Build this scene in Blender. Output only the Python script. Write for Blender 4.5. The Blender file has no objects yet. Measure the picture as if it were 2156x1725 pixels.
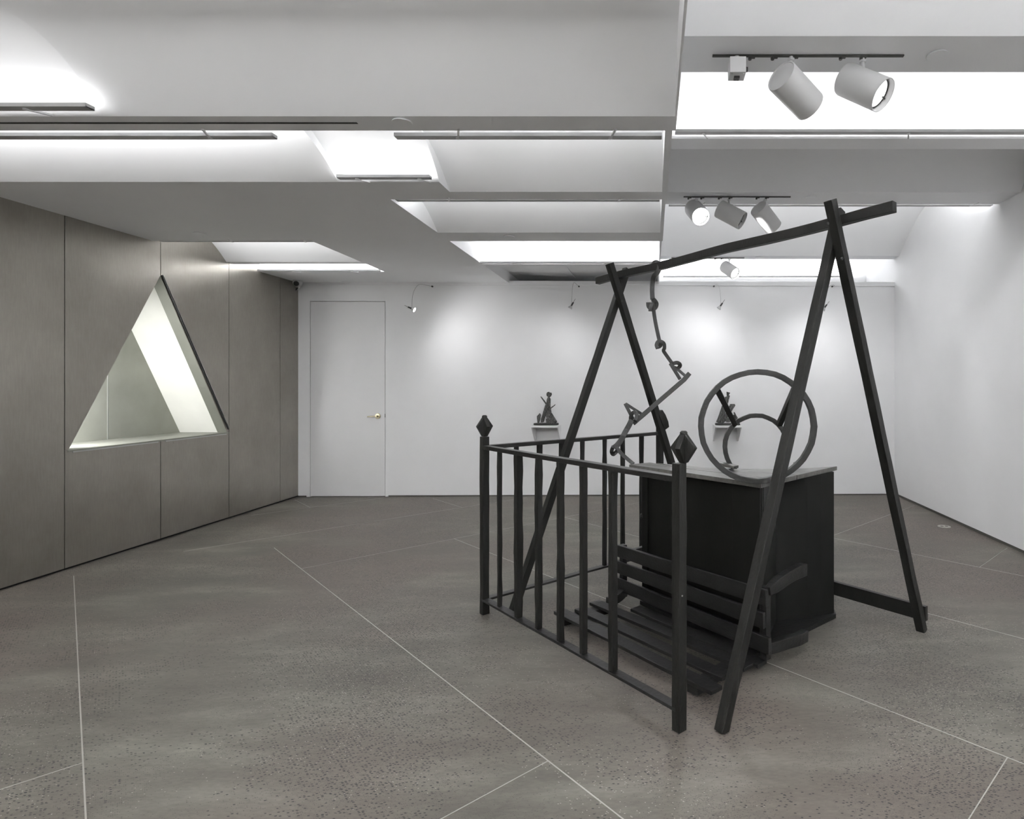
import bpy, bmesh, math, random
from mathutils import Vector, Matrix
random.seed(7)
S = bpy.context.scene
COL = S.collection

# ------------------------------------------------------------------ camera
FPX, U0, V0, EYE = 1240.0, 1375.0, 810.0, 1.40
cd = bpy.data.cameras.new('camera')
cam = bpy.data.objects.new('camera', cd); COL.objects.link(cam)
cam.location = (0, 0, EYE); cam.rotation_euler = (math.pi/2, 0, 0)
cd.sensor_fit = 'HORIZONTAL'; cd.sensor_width = 36.0
cd.lens = FPX/2156*36.0
cd.shift_x = -(U0-1078)/2156.0
cd.shift_y = -(862.5-V0)/2156.0
cd.clip_start = 0.05; cd.clip_end = 60
S.camera = cam

# ------------------------------------------------------------------ world / exposure
w = bpy.data.worlds.new('world'); S.world = w; w.use_nodes = True
w.node_tree.nodes['Background'].inputs[0].default_value = (0.5, 0.5, 0.5, 1)
w.node_tree.nodes['Background'].inputs[1].default_value = 0.0
S.view_settings.view_transform = 'Standard'
S.view_settings.look = 'None'
S.view_settings.exposure = 0.62
S.view_settings.gamma = 1.0
S.view_settings.use_curve_mapping = False
BAR_W = 7.0        # watts per metre of cove light

def P(u, v, Y): return Vector(((u-U0)/FPX*Y, Y, EYE-(v-V0)/FPX*Y))
def FL(u, v, z=0.0):
    Y = (EYE-z)*FPX/(v-V0); return Vector(((u-U0)/FPX*Y, Y, z))
def ray_plane(u, v, a, b):
    """point on the pixel's ray in the vertical plane through floor points a, b"""
    n = Vector((-(b.y-a.y), b.x-a.x)); k = (u-U0)/FPX
    Y = (n.x*a.x+n.y*a.y)/(n.x*k+n.y); return P(u, v, Y)

# ------------------------------------------------------------------ materials
def mat(name, col, rough=0.6, metal=0.0, spec=0.5, noise=0.0, nscale=6.0, bump=0.0, bscale=40.0, stretch=(1,1,1), emit=None, es=0.0):
    m = bpy.data.materials.new(name); m.use_nodes = True
    nt = m.node_tree; b = nt.nodes['Principled BSDF']
    b.inputs['Base Color'].default_value = (*col, 1); b.inputs['Roughness'].default_value = rough
    b.inputs['Metallic'].default_value = metal; b.inputs['Specular IOR Level'].default_value = spec
    tc = nt.nodes.new('ShaderNodeTexCoord'); mp = nt.nodes.new('ShaderNodeMapping')
    mp.inputs['Scale'].default_value = stretch
    nt.links.new(tc.outputs['Object'], mp.inputs[0])
    if noise > 0:
        n = nt.nodes.new('ShaderNodeTexNoise'); n.inputs['Scale'].default_value = nscale; n.inputs['Detail'].default_value = 6
        nt.links.new(mp.outputs[0], n.inputs['Vector'])
        r = nt.nodes.new('ShaderNodeValToRGB')
        r.color_ramp.elements[0].position = 0.3; r.color_ramp.elements[1].position = 0.7
        r.color_ramp.elements[0].color = (*[c*(1-noise) for c in col], 1)
        r.color_ramp.elements[1].color = (*[min(1, c*(1+noise)) for c in col], 1)
        nt.links.new(n.outputs[0], r.inputs[0]); nt.links.new(r.outputs[0], b.inputs['Base Color'])
    if bump > 0:
        n2 = nt.nodes.new('ShaderNodeTexNoise'); n2.inputs['Scale'].default_value = bscale; n2.inputs['Detail'].default_value = 4
        nt.links.new(mp.outputs[0], n2.inputs['Vector'])
        bp = nt.nodes.new('ShaderNodeBump'); bp.inputs['Strength'].default_value = bump; bp.inputs['Distance'].default_value = 0.01
        nt.links.new(n2.outputs[0], bp.inputs['Height']); nt.links.new(bp.outputs[0], b.inputs['Normal'])
    if emit:
        b.inputs['Emission Color'].default_value = (*emit, 1); b.inputs['Emission Strength'].default_value = es
    return m

M_WALL = mat('white_wall_paint', (0.775, 0.777, 0.785), 0.75, noise=0.015, nscale=3, bump=0.02, bscale=120)
M_CEIL = mat('white_ceiling_paint', (0.86, 0.865, 0.875), 0.85, noise=0.012, nscale=2)
M_DOOR = mat('white_door_paint', (0.70, 0.70, 0.705), 0.5, noise=0.01)
M_DARK = mat('dark_gap', (0.012, 0.012, 0.012), 0.9)
M_SKIRT = mat('brown_grey_skirting', (0.10, 0.095, 0.085), 0.6, noise=0.1)
M_WOOD = mat('black_painted_wood', (0.0105, 0.0103, 0.0092), 0.5, spec=0.33, noise=0.3, nscale=5, bump=0.25, bscale=30, stretch=(3, 3, 1))
M_WOODX = mat('black_board_with_sheen', (0.0120, 0.0117, 0.0115), 0.40, spec=0.42, noise=0.3, nscale=6, bump=0.2, bscale=25, stretch=(2, 2, 6))  # black wood, colour lightened a little for light reflected off board tops
M_BOX = mat('black_plywood', (0.0055, 0.0055, 0.0048), 0.55, spec=0.26, noise=0.4, nscale=3, bump=0.1, bscale=12, stretch=(2, 2, .6))
M_TOP = mat('dark_plank_with_sheen', (0.085, 0.083, 0.076), 0.34, spec=0.7, noise=0.35, nscale=7, bump=0.2, bscale=20, stretch=(1.5, 6, 4))  # plank colour raised to carry the grey reflection on the cabinet top
M_IRON = mat('forged_dark_iron', (0.028, 0.028, 0.027), 0.45, metal=0.35, spec=0.5, noise=0.3, nscale=15, bump=0.3, bscale=60)
M_LAMP = mat('white_lamp_enamel', (0.68, 0.68, 0.68), 0.45, noise=0.01)
M_BAR = mat('grey_aluminium_bar', (0.45, 0.45, 0.45), 0.5, metal=0.2, noise=0.03)
M_TRACK = mat('dark_track_metal', (0.07, 0.07, 0.065), 0.5, metal=0.4, noise=0.2)
M_BLACKP = mat('black_plastic', (0.02, 0.02, 0.02), 0.4)
M_BRASS = mat('aged_brass', (0.42, 0.37, 0.25), 0.3, metal=0.95, noise=0.1)
M_CHROME = mat('grey_metal', (0.5, 0.5, 0.5), 0.35, metal=0.9, noise=0.05)
M_GLOW = mat('lit_bulb', (1, 1, 1), 0.5, emit=(1, 1, 1), es=14)
M_GLOWS = mat('soft_lit_bulb', (1, 1, 1), 0.5, emit=(1, 1, 1), es=5)
M_GLOWD = mat('dim_lit_bulb', (1, 1, 1), 0.5, emit=(1, 1, 1), es=.8)
M_STRIP = mat('lit_led_diffuser', (1, 1, 1), 0.5, emit=(1, 1, 1), es=3.0)
M_NICHEW = mat('pale_brushed_panel', (0.78, 0.78, 0.73), 0.6, noise=0.03, nscale=4, bump=0.05, bscale=20)
M_NICHEG = mat('greenish_metal_sheet', (0.28, 0.285, 0.25), 0.5, metal=0.5, noise=0.12, nscale=3, bump=0.04)
M_JOINT = mat('pale_divider_strip', (0.40, 0.39, 0.36), 0.4, metal=0.3, noise=0.1)
M_SLOT = mat('dark_diffuser_slot', (0.06, 0.06, 0.06), 0.7, noise=0.3, nscale=40)

def metal_panel_mat():
    m = bpy.data.materials.new('brushed_grey_metal_panel'); m.use_nodes = True
    nt = m.node_tree; b = nt.nodes['Principled BSDF']; N = nt.nodes.new; L = nt.links.new
    tc = N('ShaderNodeTexCoord'); geo = N('ShaderNodeNewGeometry')
    n1 = N('ShaderNodeTexNoise'); n1.inputs['Scale'].default_value = 1.4; n1.inputs['Detail'].default_value = 8; n1.inputs['Roughness'].default_value = 0.65
    L(geo.outputs['Position'], n1.inputs['Vector'])
    r = N('ShaderNodeValToRGB'); r.color_ramp.elements[0].position = .3; r.color_ramp.elements[1].position = .7
    r.color_ramp.elements[0].color = (0.275, 0.256, 0.228, 1); r.color_ramp.elements[1].color = (0.36, 0.340, 0.305, 1)
    L(n1.outputs[0], r.inputs[0])
    ms = N('ShaderNodeMapping'); ms.inputs['Scale'].default_value = (1, 1, .12); L(geo.outputs['Position'], ms.inputs[0])
    ns = N('ShaderNodeTexNoise'); ns.inputs['Scale'].default_value = 90; ns.inputs['Detail'].default_value = 3; L(ms.outputs[0], ns.inputs['Vector'])
    sr = N('ShaderNodeMapRange'); sr.inputs['From Min'].default_value = .3; sr.inputs['From Max'].default_value = .7; sr.inputs['To Min'].default_value = .955; sr.inputs['To Max'].default_value = 1.04
    L(ns.outputs[0], sr.inputs['Value'])
    mx = N('ShaderNodeVectorMath'); mx.operation = 'SCALE'; L(r.outputs[0], mx.inputs[0]); L(sr.outputs[0], mx.inputs['Scale'])
    L(mx.outputs[0], b.inputs['Base Color'])
    b.inputs['Metallic'].default_value = 0.8
    mp = N('ShaderNodeMapping'); mp.inputs['Scale'].default_value = (1, 6, 1)
    L(geo.outputs['Position'], mp.inputs[0])
    n2 = N('ShaderNodeTexNoise'); n2.inputs['Scale'].default_value = 3; n2.inputs['Detail'].default_value = 5
    L(mp.outputs[0], n2.inputs['Vector'])
    mr = N('ShaderNodeMapRange'); mr.inputs['To Min'].default_value = 0.24; mr.inputs['To Max'].default_value = 0.40
    L(n2.outputs[0], mr.inputs['Value']); L(mr.outputs[0], b.inputs['Roughness'])
    v = N('ShaderNodeTexVoronoi'); v.inputs['Scale'].default_value = 150
    L(geo.outputs['Position'], v.inputs['Vector'])
    bp = N('ShaderNodeBump'); bp.inputs['Strength'].default_value = .12; bp.inputs['Distance'].default_value = .002
    L(v.outputs['Distance'], bp.inputs['Height']); L(bp.outputs[0], b.inputs['Normal'])
    return m
M_PANEL = metal_panel_mat()

def floor_mat():
    m = bpy.data.materials.new('ground_concrete_terrazzo'); m.use_nodes = True
    nt = m.node_tree; b = nt.nodes['Principled BSDF']; N = nt.nodes.new; L = nt.links.new
    geo = N('ShaderNodeNewGeometry')
    rot = N('ShaderNodeMapping'); rot.inputs['Rotation'].default_value = (0, 0, math.radians(-35)); rot.inputs['Scale'].default_value = (.7, 2.2, 1)
    L(geo.outputs['Position'], rot.inputs[0])
    def noise(scale, vec, detail=6, rough=.6):
        n = N('ShaderNodeTexNoise'); n.inputs['Scale'].default_value = scale; n.inputs['Detail'].default_value = detail
        n.inputs['Roughness'].default_value = rough; L(vec, n.inputs['Vector']); return n.outputs[0]
    def ramp(inp, stops):
        r = N('ShaderNodeValToRGB'); e = r.color_ramp.elements
        e[0].position, e[0].color = stops[0][0], (*stops[0][1], 1); e[1].position, e[1].color = stops[-1][0], (*stops[-1][1], 1)
        for p, c in stops[1:-1]:
            x = e.new(p); x.color = (*c, 1)
        L(inp, r.inputs[0]); return r.outputs[0]
    def mix(f, a, c, mode='MIX'):
        x = N('ShaderNodeMix'); x.data_type = 'RGBA'; x.blend_type = mode
        if isinstance(f, float): x.inputs[0].default_value = f
        else: L(f, x.inputs[0])
        for s, val in ((6, a), (7, c)):
            if isinstance(val, tuple): x.inputs[s].default_value = (*val, 1)
            else: L(val, x.inputs[s])
        return x.outputs[2]
    clouds = noise(1.5, rot.outputs[0], 9, .66)
    base = ramp(clouds, [(.3, (.080, .073, .064)), (.5, (.129, .122, .105)), (.7, (.210, .206, .177))])
    tint = noise(.55, geo.outputs['Position'], 3)
    base = mix(ramp(tint, [(.42, (0, 0, 0)), (.60, (.7, .7, .7))]), base, (.138, .113, .100))
    fine = noise(38, rot.outputs[0], 4, .7)
    base = mix(.35, base, ramp(fine, [(.3, (.5, .5, .5)), (.7, (1.35, 1.35, 1.3))]), 'MULTIPLY')
    # dark flakes
    fl = N('ShaderNodeMapping'); fl.inputs['Rotation'].default_value = (0, 0, math.radians(-25)); fl.inputs['Scale'].default_value = (72, 140, 1)
    L(geo.outputs['Position'], fl.inputs[0])
    def flakes(scale, th, dens_lo, dens_hi, dscale, off):
        v = N('ShaderNodeTexVoronoi'); v.voronoi_dimensions = '2D'; v.inputs['Scale'].default_value = scale
        ad = N('ShaderNodeVectorMath'); ad.operation = 'ADD'; ad.inputs[1].default_value = (off, off*1.7, 0)
        L(fl.outputs[0], ad.inputs[0]); L(ad.outputs[0], v.inputs['Vector'])
        lt = N('ShaderNodeMath'); lt.operation = 'LESS_THAN'; lt.inputs[1].default_value = th
        L(v.outputs['Distance'], lt.inputs[0])
        sep = N('ShaderNodeSeparateColor'); L(v.outputs['Color'], sep.inputs[0])
        d = noise(dscale, geo.outputs['Position'], 3)
        mr = N('ShaderNodeMapRange'); mr.inputs['From Min'].default_value = .38; mr.inputs['From Max'].default_value = .62
        mr.inputs['To Min'].default_value = dens_lo; mr.inputs['To Max'].default_value = dens_hi
        L(d, mr.inputs['Value'])
        l2 = N('ShaderNodeMath'); l2.operation = 'LESS_THAN'; L(sep.outputs[0], l2.inputs[0]); L(mr.outputs[0], l2.inputs[1])
        mu = N('ShaderNodeMath'); mu.operation = 'MULTIPLY'; L(lt.outputs[0], mu.inputs[0]); L(l2.outputs[0], mu.inputs[1])
        return mu.outputs[0]
    k1 = flakes(1.0, .33, -.12, .42, 1.1, 0)
    k2 = flakes(2.1, .32, -.06, .28, 1.5, 13.3)
    k3 = flakes(1.5, .27, -.05, .09, .9, 41.7)
    base = mix(k1, base, (.026, .028, .026))
    base = mix(k2, base, (.06, .056, .05))
    base = mix(k3, base, (.36, .35, .31))
    L(base, b.inputs['Base Color'])
    rr = N('ShaderNodeMapRange'); rr.inputs['To Min'].default_value = .42; rr.inputs['To Max'].default_value = .62
    L(clouds, rr.inputs['Value']); L(rr.outputs[0], b.inputs['Roughness'])
    b.inputs['Specular IOR Level'].default_value = .4
    return m
M_FLOOR = floor_mat()

# ------------------------------------------------------------------ builders
def obj(name, bm, m, parent=None, bevel=0.0, smooth=False, loc=None):
    me = bpy.data.meshes.new(name)
    bmesh.ops.recalc_face_normals(bm, faces=bm.faces)
    if loc is not None:
        bmesh.ops.translate(bm, verts=bm.verts, vec=-Vector(loc))
    bm.to_mesh(me); bm.free(); me.materials.append(m)
    if smooth:
        for p in me.polygons: p.use_smooth = True
    o = bpy.data.objects.new(name, me); COL.objects.link(o)
    if loc is not None: o.location = loc
    if parent is not None:
        o.parent = parent
        if loc is None: o.location = -parent.location
        else: o.location = Vector(loc)-parent.location
    if bevel > 0:
        md = o.modifiers.new('bevel', 'BEVEL'); md.width = bevel; md.segments = 2; md.limit_method = 'ANGLE'
    return o
def thing(name, label, cat, loc=(0, 0, 0), group=None):
    o = bpy.data.objects.new(name, None); COL.objects.link(o); o.location = loc
    o.empty_display_size = .1
    return tag(o, label, cat, group)
def tag(o, label, cat, group=None):
    o['label'] = label; o['category'] = cat
    if group: o['group'] = group
    return o
def struct(o): o['kind'] = 'structure'; return o
def BM(): return bmesh.new()
def box(bm, a, b):
    x0, x1 = sorted((a[0], b[0])); y0, y1 = sorted((a[1], b[1])); z0, z1 = sorted((a[2], b[2]))
    v = [bm.verts.new(p) for p in ((x0,y0,z0),(x1,y0,z0),(x1,y1,z0),(x0,y1,z0),(x0,y0,z1),(x1,y0,z1),(x1,y1,z1),(x0,y1,z1))]
    for f in ((0,1,2,3),(4,5,6,7),(0,1,5,4),(1,2,6,5),(2,3,7,6),(3,0,4,7)): bm.faces.new([v[i] for i in f])
    return v
def quad(bm, pts):
    return bm.faces.new([bm.verts.new(p) for p in pts])
def sweep(bm, pts, w, h, up=Vector((0,0,1)), closed=False, jit=0.0, taper=None):
    """rectangular bar along pts: w across, h along 'up'"""
    pts = [Vector(p) for p in pts]; n = len(pts); up = Vector(up); rings = []
    for i, p in enumerate(pts):
        if closed: t = pts[(i+1) % n]-pts[i-1]
        elif i == 0: t = pts[1]-pts[0]
        elif i == n-1: t = pts[-1]-pts[-2]
        else: t = (pts[i+1]-pts[i]).normalized()+(pts[i]-pts[i-1]).normalized()
        t.normalize(); s = t.cross(up)
        if s.length < 1e-4: s = t.cross(Vector((1, 0, 0)))
        s.normalize(); uu = s.cross(t).normalized()
        # mitre widening
        k = 1.0
        if 0 < i < n-1 or closed:
            a = (pts[i]-pts[i-1]).normalized(); c = a.dot(t); k = 1/max(.6, c)
        f = taper[i] if taper else 1.0
        j = lambda: random.uniform(-jit, jit)
        ww, hh = w*.5*k*f, h*.5*f
        rings.append([bm.verts.new(p+s*(ww*a+j())+uu*(hh*b+j())) for a, b in ((-1,-1),(1,-1),(1,1),(-1,1))])
    m = n if closed else n-1
    for i in range(m):
        A, B = rings[i], rings[(i+1) % n]
        for q in range(4): bm.faces.new((A[q], A[(q+1) % 4], B[(q+1) % 4], B[q]))
    if not closed:
        bm.faces.new(rings[0]); bm.faces.new(rings[-1])
def beam(bm, a, b, w, h, up=Vector((0,0,1)), seg=1, jit=0.0):
    a, b = Vector(a), Vector(b)
    sweep(bm, [a.lerp(b, i/seg) for i in range(seg+1)], w, h, up, jit=jit)
def prism(bm, poly, z0, z1):
    lo = [bm.verts.new((p[0], p[1], z0)) for p in poly]; hi = [bm.verts.new((p[0], p[1], z1)) for p in poly]
    bm.faces.new(lo); bm.faces.new(hi); n = len(poly)
    for i in range(n): bm.faces.new((lo[i], lo[(i+1) % n], hi[(i+1) % n], hi[i]))
def slabpoly(bm, pts, off):
    """flat polygon given thickness 'off' vector"""
    lo = [bm.verts.new(p) for p in pts]; hi = [bm.verts.new(Vector(p)+Vector(off)) for p in pts]
    bm.faces.new(lo); bm.faces.new(hi); n = len(pts)
    for i in range(n): bm.faces.new((lo[i], lo[(i+1) % n], hi[(i+1) % n], hi[i]))
def lathe(bm, prof, origin, axis, seg=32, cap0=True, cap1=True):
    """prof = [(dist along axis, radius)]"""
    axis = Vector(axis).normalized(); o = Vector(origin)
    s = axis.orthogonal().normalized(); t = axis.cross(s)
    rs = []
    for d, r in prof:
        rs.append([bm.verts.new(o+axis*d+(s*math.cos(2*math.pi*k/seg)+t*math.sin(2*math.pi*k/seg))*r) for k in range(seg)])
    for A, B in zip(rs, rs[1:]):
        for k in range(seg): bm.faces.new((A[k], A[(k+1) % seg], B[(k+1) % seg], B[k]))
    if cap0: bm.faces.new(rs[0])
    if cap1: bm.faces.new(rs[-1])
def tube(bm, pts, r, seg=6):
    pts = [Vector(p) for p in pts]; rs = []
    for i, p in enumerate(pts):
        t = (pts[min(i+1, len(pts)-1)]-pts[max(i-1, 0)]).normalized()
        s = t.cross(Vector((0.31, .9, .2))).normalized(); q = t.cross(s)
        rs.append([bm.verts.new(p+(s*math.cos(2*math.pi*k/seg)+q*math.sin(2*math.pi*k/seg))*r) for k in range(seg)])
    for A, B in zip(rs, rs[1:]):
        for k in range(seg): bm.faces.new((A[k], A[(k+1) % seg], B[(k+1) % seg], B[k]))
    bm.faces.new(rs[0]); bm.faces.new(rs[-1])
def smooth_path(pts, n=6):
    pts = [Vector(p) for p in pts]; out = []
    for i in range(len(pts)-1):
        p0, p1, p2, p3 = pts[max(i-1, 0)], pts[i], pts[i+1], pts[min(i+2, len(pts)-1)]
        for k in range(n):
            t = k/n
            out.append(.5*((2*p1)+(p2-p0)*t+(2*p0-5*p1+4*p2-p3)*t*t+(3*p1-p0-3*p2+p3)*t**3))
    out.append(pts[-1]); return out

# ================================================================== THE SETTING
XL, XR, XM = -4.42, 3.06, 0.10
YB0 = -3.2
def yb(x): return 7.335+.0174*(x+4.43)
ZL, ZH = 2.67, 3.00

# floor
bm = BM(); box(bm, (XL-.6, YB0, -.10), (XR+.1, 8.6, 0))
floor = struct(obj('floor', bm, M_FLOOR))
def joint(s0, d0, s1, d1, wd=.0048):
    a = Vector(((s0-d0)/2, (s0+d0)/2, .0004)); b = Vector(((s1-d1)/2, (s1+d1)/2, .0004))
    bm = BM(); beam(bm, a, b, wd, .0012); obj('divider_strip', bm, M_JOINT, floor)
for s, d0, d1 in ((-1.665, 0, 6.8), (.07, -2, 8.55), (1.80, -3.5, 8.3), (3.54, -2.4, 7.15), (5.28, -.7, 7.15), (7.01, 1.0, 7.15)): joint(s, d0, s, d1)
for d, s0, s1 in ((2.58, .07, 1.8), (4.29, -1.665, .07), (.88, 1.8, 3.54), (7.15, 1.8, 7.45), (8.88, 1.0, 5.75), (10.6, 2.0, 3.95), (3.79, 7.01, 9.85), (2.01, 7.01, 8.08)):
    joint(s0, d, s1, d, .0036)
joint(4.53, 8.88, 4.53, 9.95, .0036); joint(2.8, 10.6, 2.8, 11.5, .0036)

# ---- back wall (a hair out of square with the camera), door opening left free
DX0, DX1, DZ = -4.268, -3.349, 2.435
def wpt(x, dy, z): return (x, yb(x)+dy, z)
def wallseg(bm, x0, x1, z0, z1, d0=0.0, d1=.12):
    pts = [wpt(x0, d0, z0), wpt(x1, d0, z0), wpt(x1, d0, z1), wpt(x0, d0, z1)]
    slabpoly(bm, pts, (0, d1-d0, 0))
bm = BM(); G = .006
wallseg(bm, XL-.05, DX0-G, .016, 2.70); wallseg(bm, DX1+G, XR, .016, 2.70); wallseg(bm, DX0-G, DX1+G, DZ+G, 2.70)
wallseg(bm, DX0-.05, DX0-G, 0, .02); wallseg(bm, DX1+G, DX1+.04, 0, .02)
wall_back = struct(obj('wall_back', bm, M_WALL))
bm = BM(); wallseg(bm, DX0-.02, DX1+.02, 0, DZ+.02, .05, .10); obj('door_recess', bm, M_DARK, wall_back)
bm = BM(); wallseg(bm, DX1+.04, XR, 0, .016, .012, .10); wallseg(bm, XL, DX0-.05, 0, .016, .012, .1)
struct(obj('baseboard_back', bm, M_SKIRT))
bm = BM(); wallseg(bm, XL, XR, 2.645, 2.70, -.012, 0)
struct(obj('trim_1', bm, M_WALL, bevel=.002))
bm = BM(); wallseg(bm, DX0, DX1, .008, DZ, .002, .046)
door = struct(obj('door_1', bm, M_DOOR))
hx = P(794.5, 876.5, 7.34); dh = Vector((hx.x, yb(hx.x), hx.z))
bm = BM(); lathe(bm, [(0, .034), (.006, .034), (.011, .030), (.012, .012), (.045, .012), (.052, .013), (.058, .011)], dh+Vector((0, .002, 0)), (0, -1, 0), 24)
hd = obj('door_handle', bm, M_BRASS, door, smooth=False)
bm = BM(); sweep(bm, smooth_path([dh+Vector((.004, -.05, 0)), dh+Vector((-.03, -.052, 0)), dh+Vector((-.07, -.053, -.002)), dh+Vector((-.108, -.05, -.005))], 4), .014, .013)
lv = obj('lever', bm, M_BRASS, None, bevel=.003); lv.parent = hd; lv.location = (0, 0, 0)
bm = BM(); box(bm, (DX1-.001, yb(DX1)-.001, .99), (DX1+G-.001, yb(DX1)+.02, 1.035)); obj('strike_plate', bm, M_BLACKP, door)

# ---- far wall behind the partition, right wall, wall behind the camera
bm = BM(); box(bm, (XL-.6, 8.45, 0), (XR+.1, 8.55, 3.8)); struct(obj('wall_far', bm, M_WALL))
bm = BM(); box(bm, (XR, YB0, .03), (XR+.1, 8.45, 3.8)); struct(obj('wall_right', bm, M_WALL))
bm = BM(); box(bm, (XR+.012, YB0, 0), (XR+.09, 7.4, .03)); struct(obj('baseboard_right', bm, M_SKIRT))
bm = BM(); box(bm, (XL-.6, YB0-.1, 0), (XR+.1, YB0, 3.8)); struct(obj('wall_rear', bm, M_WALL))

# ---- left wall: metal panels with a triangular niche
wl = struct(thing('wall_left', 'x', 'x')); del wl['label'], wl['category']
TA, TB, TC = (5.283, 2.379), (4.452, .905), (6.112, .905)      # (y,z) apex, near corner, far corner
def panel(pts, name='metal_panel', m=None, x=XL, t=-.02):
    bm = BM(); slabpoly(bm, [(x, p[0], p[1]) for p in pts], (t, 0, 0)); return obj(name, bm, m or M_PANEL, wl)
g = .003; B0, T0 = .018, 3.35
seams = [-3.2, -2.35, -1.5, -.65, .2, 1.05, 1.90, 2.73, 3.575, 4.424]
for a, b in zip(seams, seams[1:]): panel([(a+g, B0), (b-g, B0), (b-g, T0), (a+g, T0)])
panel([(4.424+g, B0), (5.286-g, B0), (5.286-g, .903), (4.424+g, .903)])
panel([(5.286+g, B0), (6.138-g, B0), (6.138-g, .903), (5.286+g, .903)])
panel([(4.424+g, .905), TB, (TA[0], TA[1]), (5.286-g, TA[1]+.004), (5.286-g, T0), (4.424+g, T0)])
panel([(5.286+g, TA[1]), TC, (6.138-g, .905), (6.138-g, T0), (5.286+g, T0)])
panel([(6.138+g, B0), (6.982-g, B0), (6.982-g, T0), (6.138+g, T0)])
panel([(6.982+g, B0), (7.42, B0), (7.42, T0), (6.982+g, T0)])
bm = BM()
for y0, y1, z0, z1 in ((YB0, 4.424, 0, 3.4), (4.424, 6.138, 0, .88), (6.138, 8.45, 0, 3.4), (4.424, 6.138, 2.42, 3.4)):
    box(bm, (XL-.03, y0, z0), (XL-.06, y1, z1))
slabpoly(bm, [(XL-.03, 4.424, .88), (XL-.03, 4.43, .88), (XL-.03, 5.27, 2.42), (XL-.03, 4.424, 2.42)], (-.03, 0, 0))
slabpoly(bm, [(XL-.03, 6.138, .88), (XL-.03, 6.135, .88), (XL-.03, 5.296, 2.42), (XL-.03, 6.138, 2.42)], (-.03, 0, 0))
obj('backing_board', bm, M_DARK, wl)
# the niche (window_1)
win = struct(thing('window_1', 'x', 'x', (XL, 5.28, .9))); del win['label'], win['category']
XN, XS = XL-.49, XL-.10
def face(name, pts, m, off): bm = BM(); slabpoly(bm, pts, off); return obj(name, bm, m, win)
face('niche_back', [(XN, 4.40, .89), (XN, 6.17, .89), (XN, 5.283, 2.46)], M_NICHEG, (-.02, 0, 0))
bm = BM(); box(bm, (XN, 5.298, .905), (XN+.003, 5.304, 1.95)); obj('niche_seam', bm, M_CHROME, win)
no = Vector((0, .87, .49))*.015
face('lit_panel', [(XS, *TC), (XN, *TC), (XN, *TA), (XS, *TA)], M_NICHEW, no)
face('reveal', [(XL-.002, *TC), (XS, *TC), (XS, *TA), (XL-.002, *TA)], M_NICHEG, no)
face('niche_near_side', [(XL-.02, *TB), (XN, *TB), (XN, *TA), (XL-.02, *TA)], M_NICHEG, (0, -.014, .008))
face('niche_sill', [(XL+.012, TB[0]-.01, .905), (XN, TB[0]-.01, .905), (XN, TC[0]+.01, .905), (XL+.012, TC[0]+.01, .905)], M_NICHEG, (0, 0, -.014))
bm = BM(); beam(bm, (XL+.004, TA[0]+.012, TA[1]+.005), (XL+.004, TC[0]+.008, TC[1]+.03), .006, .012, (1, 0, 0)); obj('seal', bm, M_BLACKP, win)
bm = BM(); beam(bm, (XL+.006, TA[0]+.022, TA[1]+.01), (XL+.006, TC[0]+.014, TC[1]+.05), .004, .008, (1, 0, 0)); obj('edge_strip', bm, M_CHROME, win)
bm = BM(); beam(bm, (XL+.014, TB[0]+.02, .888), (XL+.014, TA[0]-.04, .888), .006, .008); obj('sill_strip', bm, M_CHROME, win)
bm = BM(); beam(bm, (XL+.014, TA[0]+.04, .888), (XL+.014, TC[0]-.03, .888), .006, .008); obj('sill_strip', bm, M_CHROME, win)
# LED strip on the hidden near side of the niche, washing the far side
bm = BM(); beam(bm, (XL-.20, TB[0]+.10, TB[1]+.14), (XL-.20, TA[0]-.16, TA[1]-.31), .20, .01, (0, .87, -.49)); obj('led_strip', bm, M_STRIP, win)
def area(name, loc, direction, sx, sy, watts, parent=None, spread=None, xaxis=None):
    ld = bpy.data.lights.new(name, 'AREA'); ld.shape = 'RECTANGLE'; ld.size = sx; ld.size_y = sy; ld.energy = watts
    if spread: ld.spread = spread
    o = bpy.data.objects.new(name, ld); COL.objects.link(o)
    z = -Vector(direction).normalized(); x = Vector(xaxis or (1, 0, 0)); x = (x-z*x.dot(z)).normalized(); y = z.cross(x)
    o.rotation_euler = Matrix((x, y, z)).transposed().to_euler()
    o.location = Vector(loc)-(parent.location if parent else Vector((0, 0, 0)))
    if parent: o.parent = parent
    return o
area('niche_light', (XL-.24, TB[0]+.33, TB[1]+.50), (0, .87, -.35), 1.2, .14, 13, win, xaxis=(0, .49, .87))

# ---- ceiling
cb = BM()
def rise(dy, q):
    H, W, p = q
    return H if dy >= W else H*(1-(1-max(0, dy)/W)**p)
def prof(y0, y1, z0, q, n=30):
    W = min(q[1], y1-y0); out = []
    for i in range(n+1):
        dy = W*(i/n)**2
        out.append((y1-dy, z0+rise(dy, q)))
    out.reverse()
    return [(y0, z0+q[0])]+out if (y1-W) > y0+1e-4 else out
def coffer(x0, x1, y0, y1, z0, *q):
    q = q[0] if isinstance(q[0], tuple) else q
    p = prof(y0, y1, z0, q)
    vs = [(cb.verts.new((x0, y, z)), cb.verts.new((x1, y, z))) for y, z in p]
    for A, B in zip(vs, vs[1:]):
        f = cb.faces.new((A[0], A[1], B[1], B[0])); f.smooth = True
    top = p[0][1]
    quad(cb, [(x0, y0, z0), (x1, y0, z0), (x1, y0, top), (x0, y0, top)])
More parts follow.
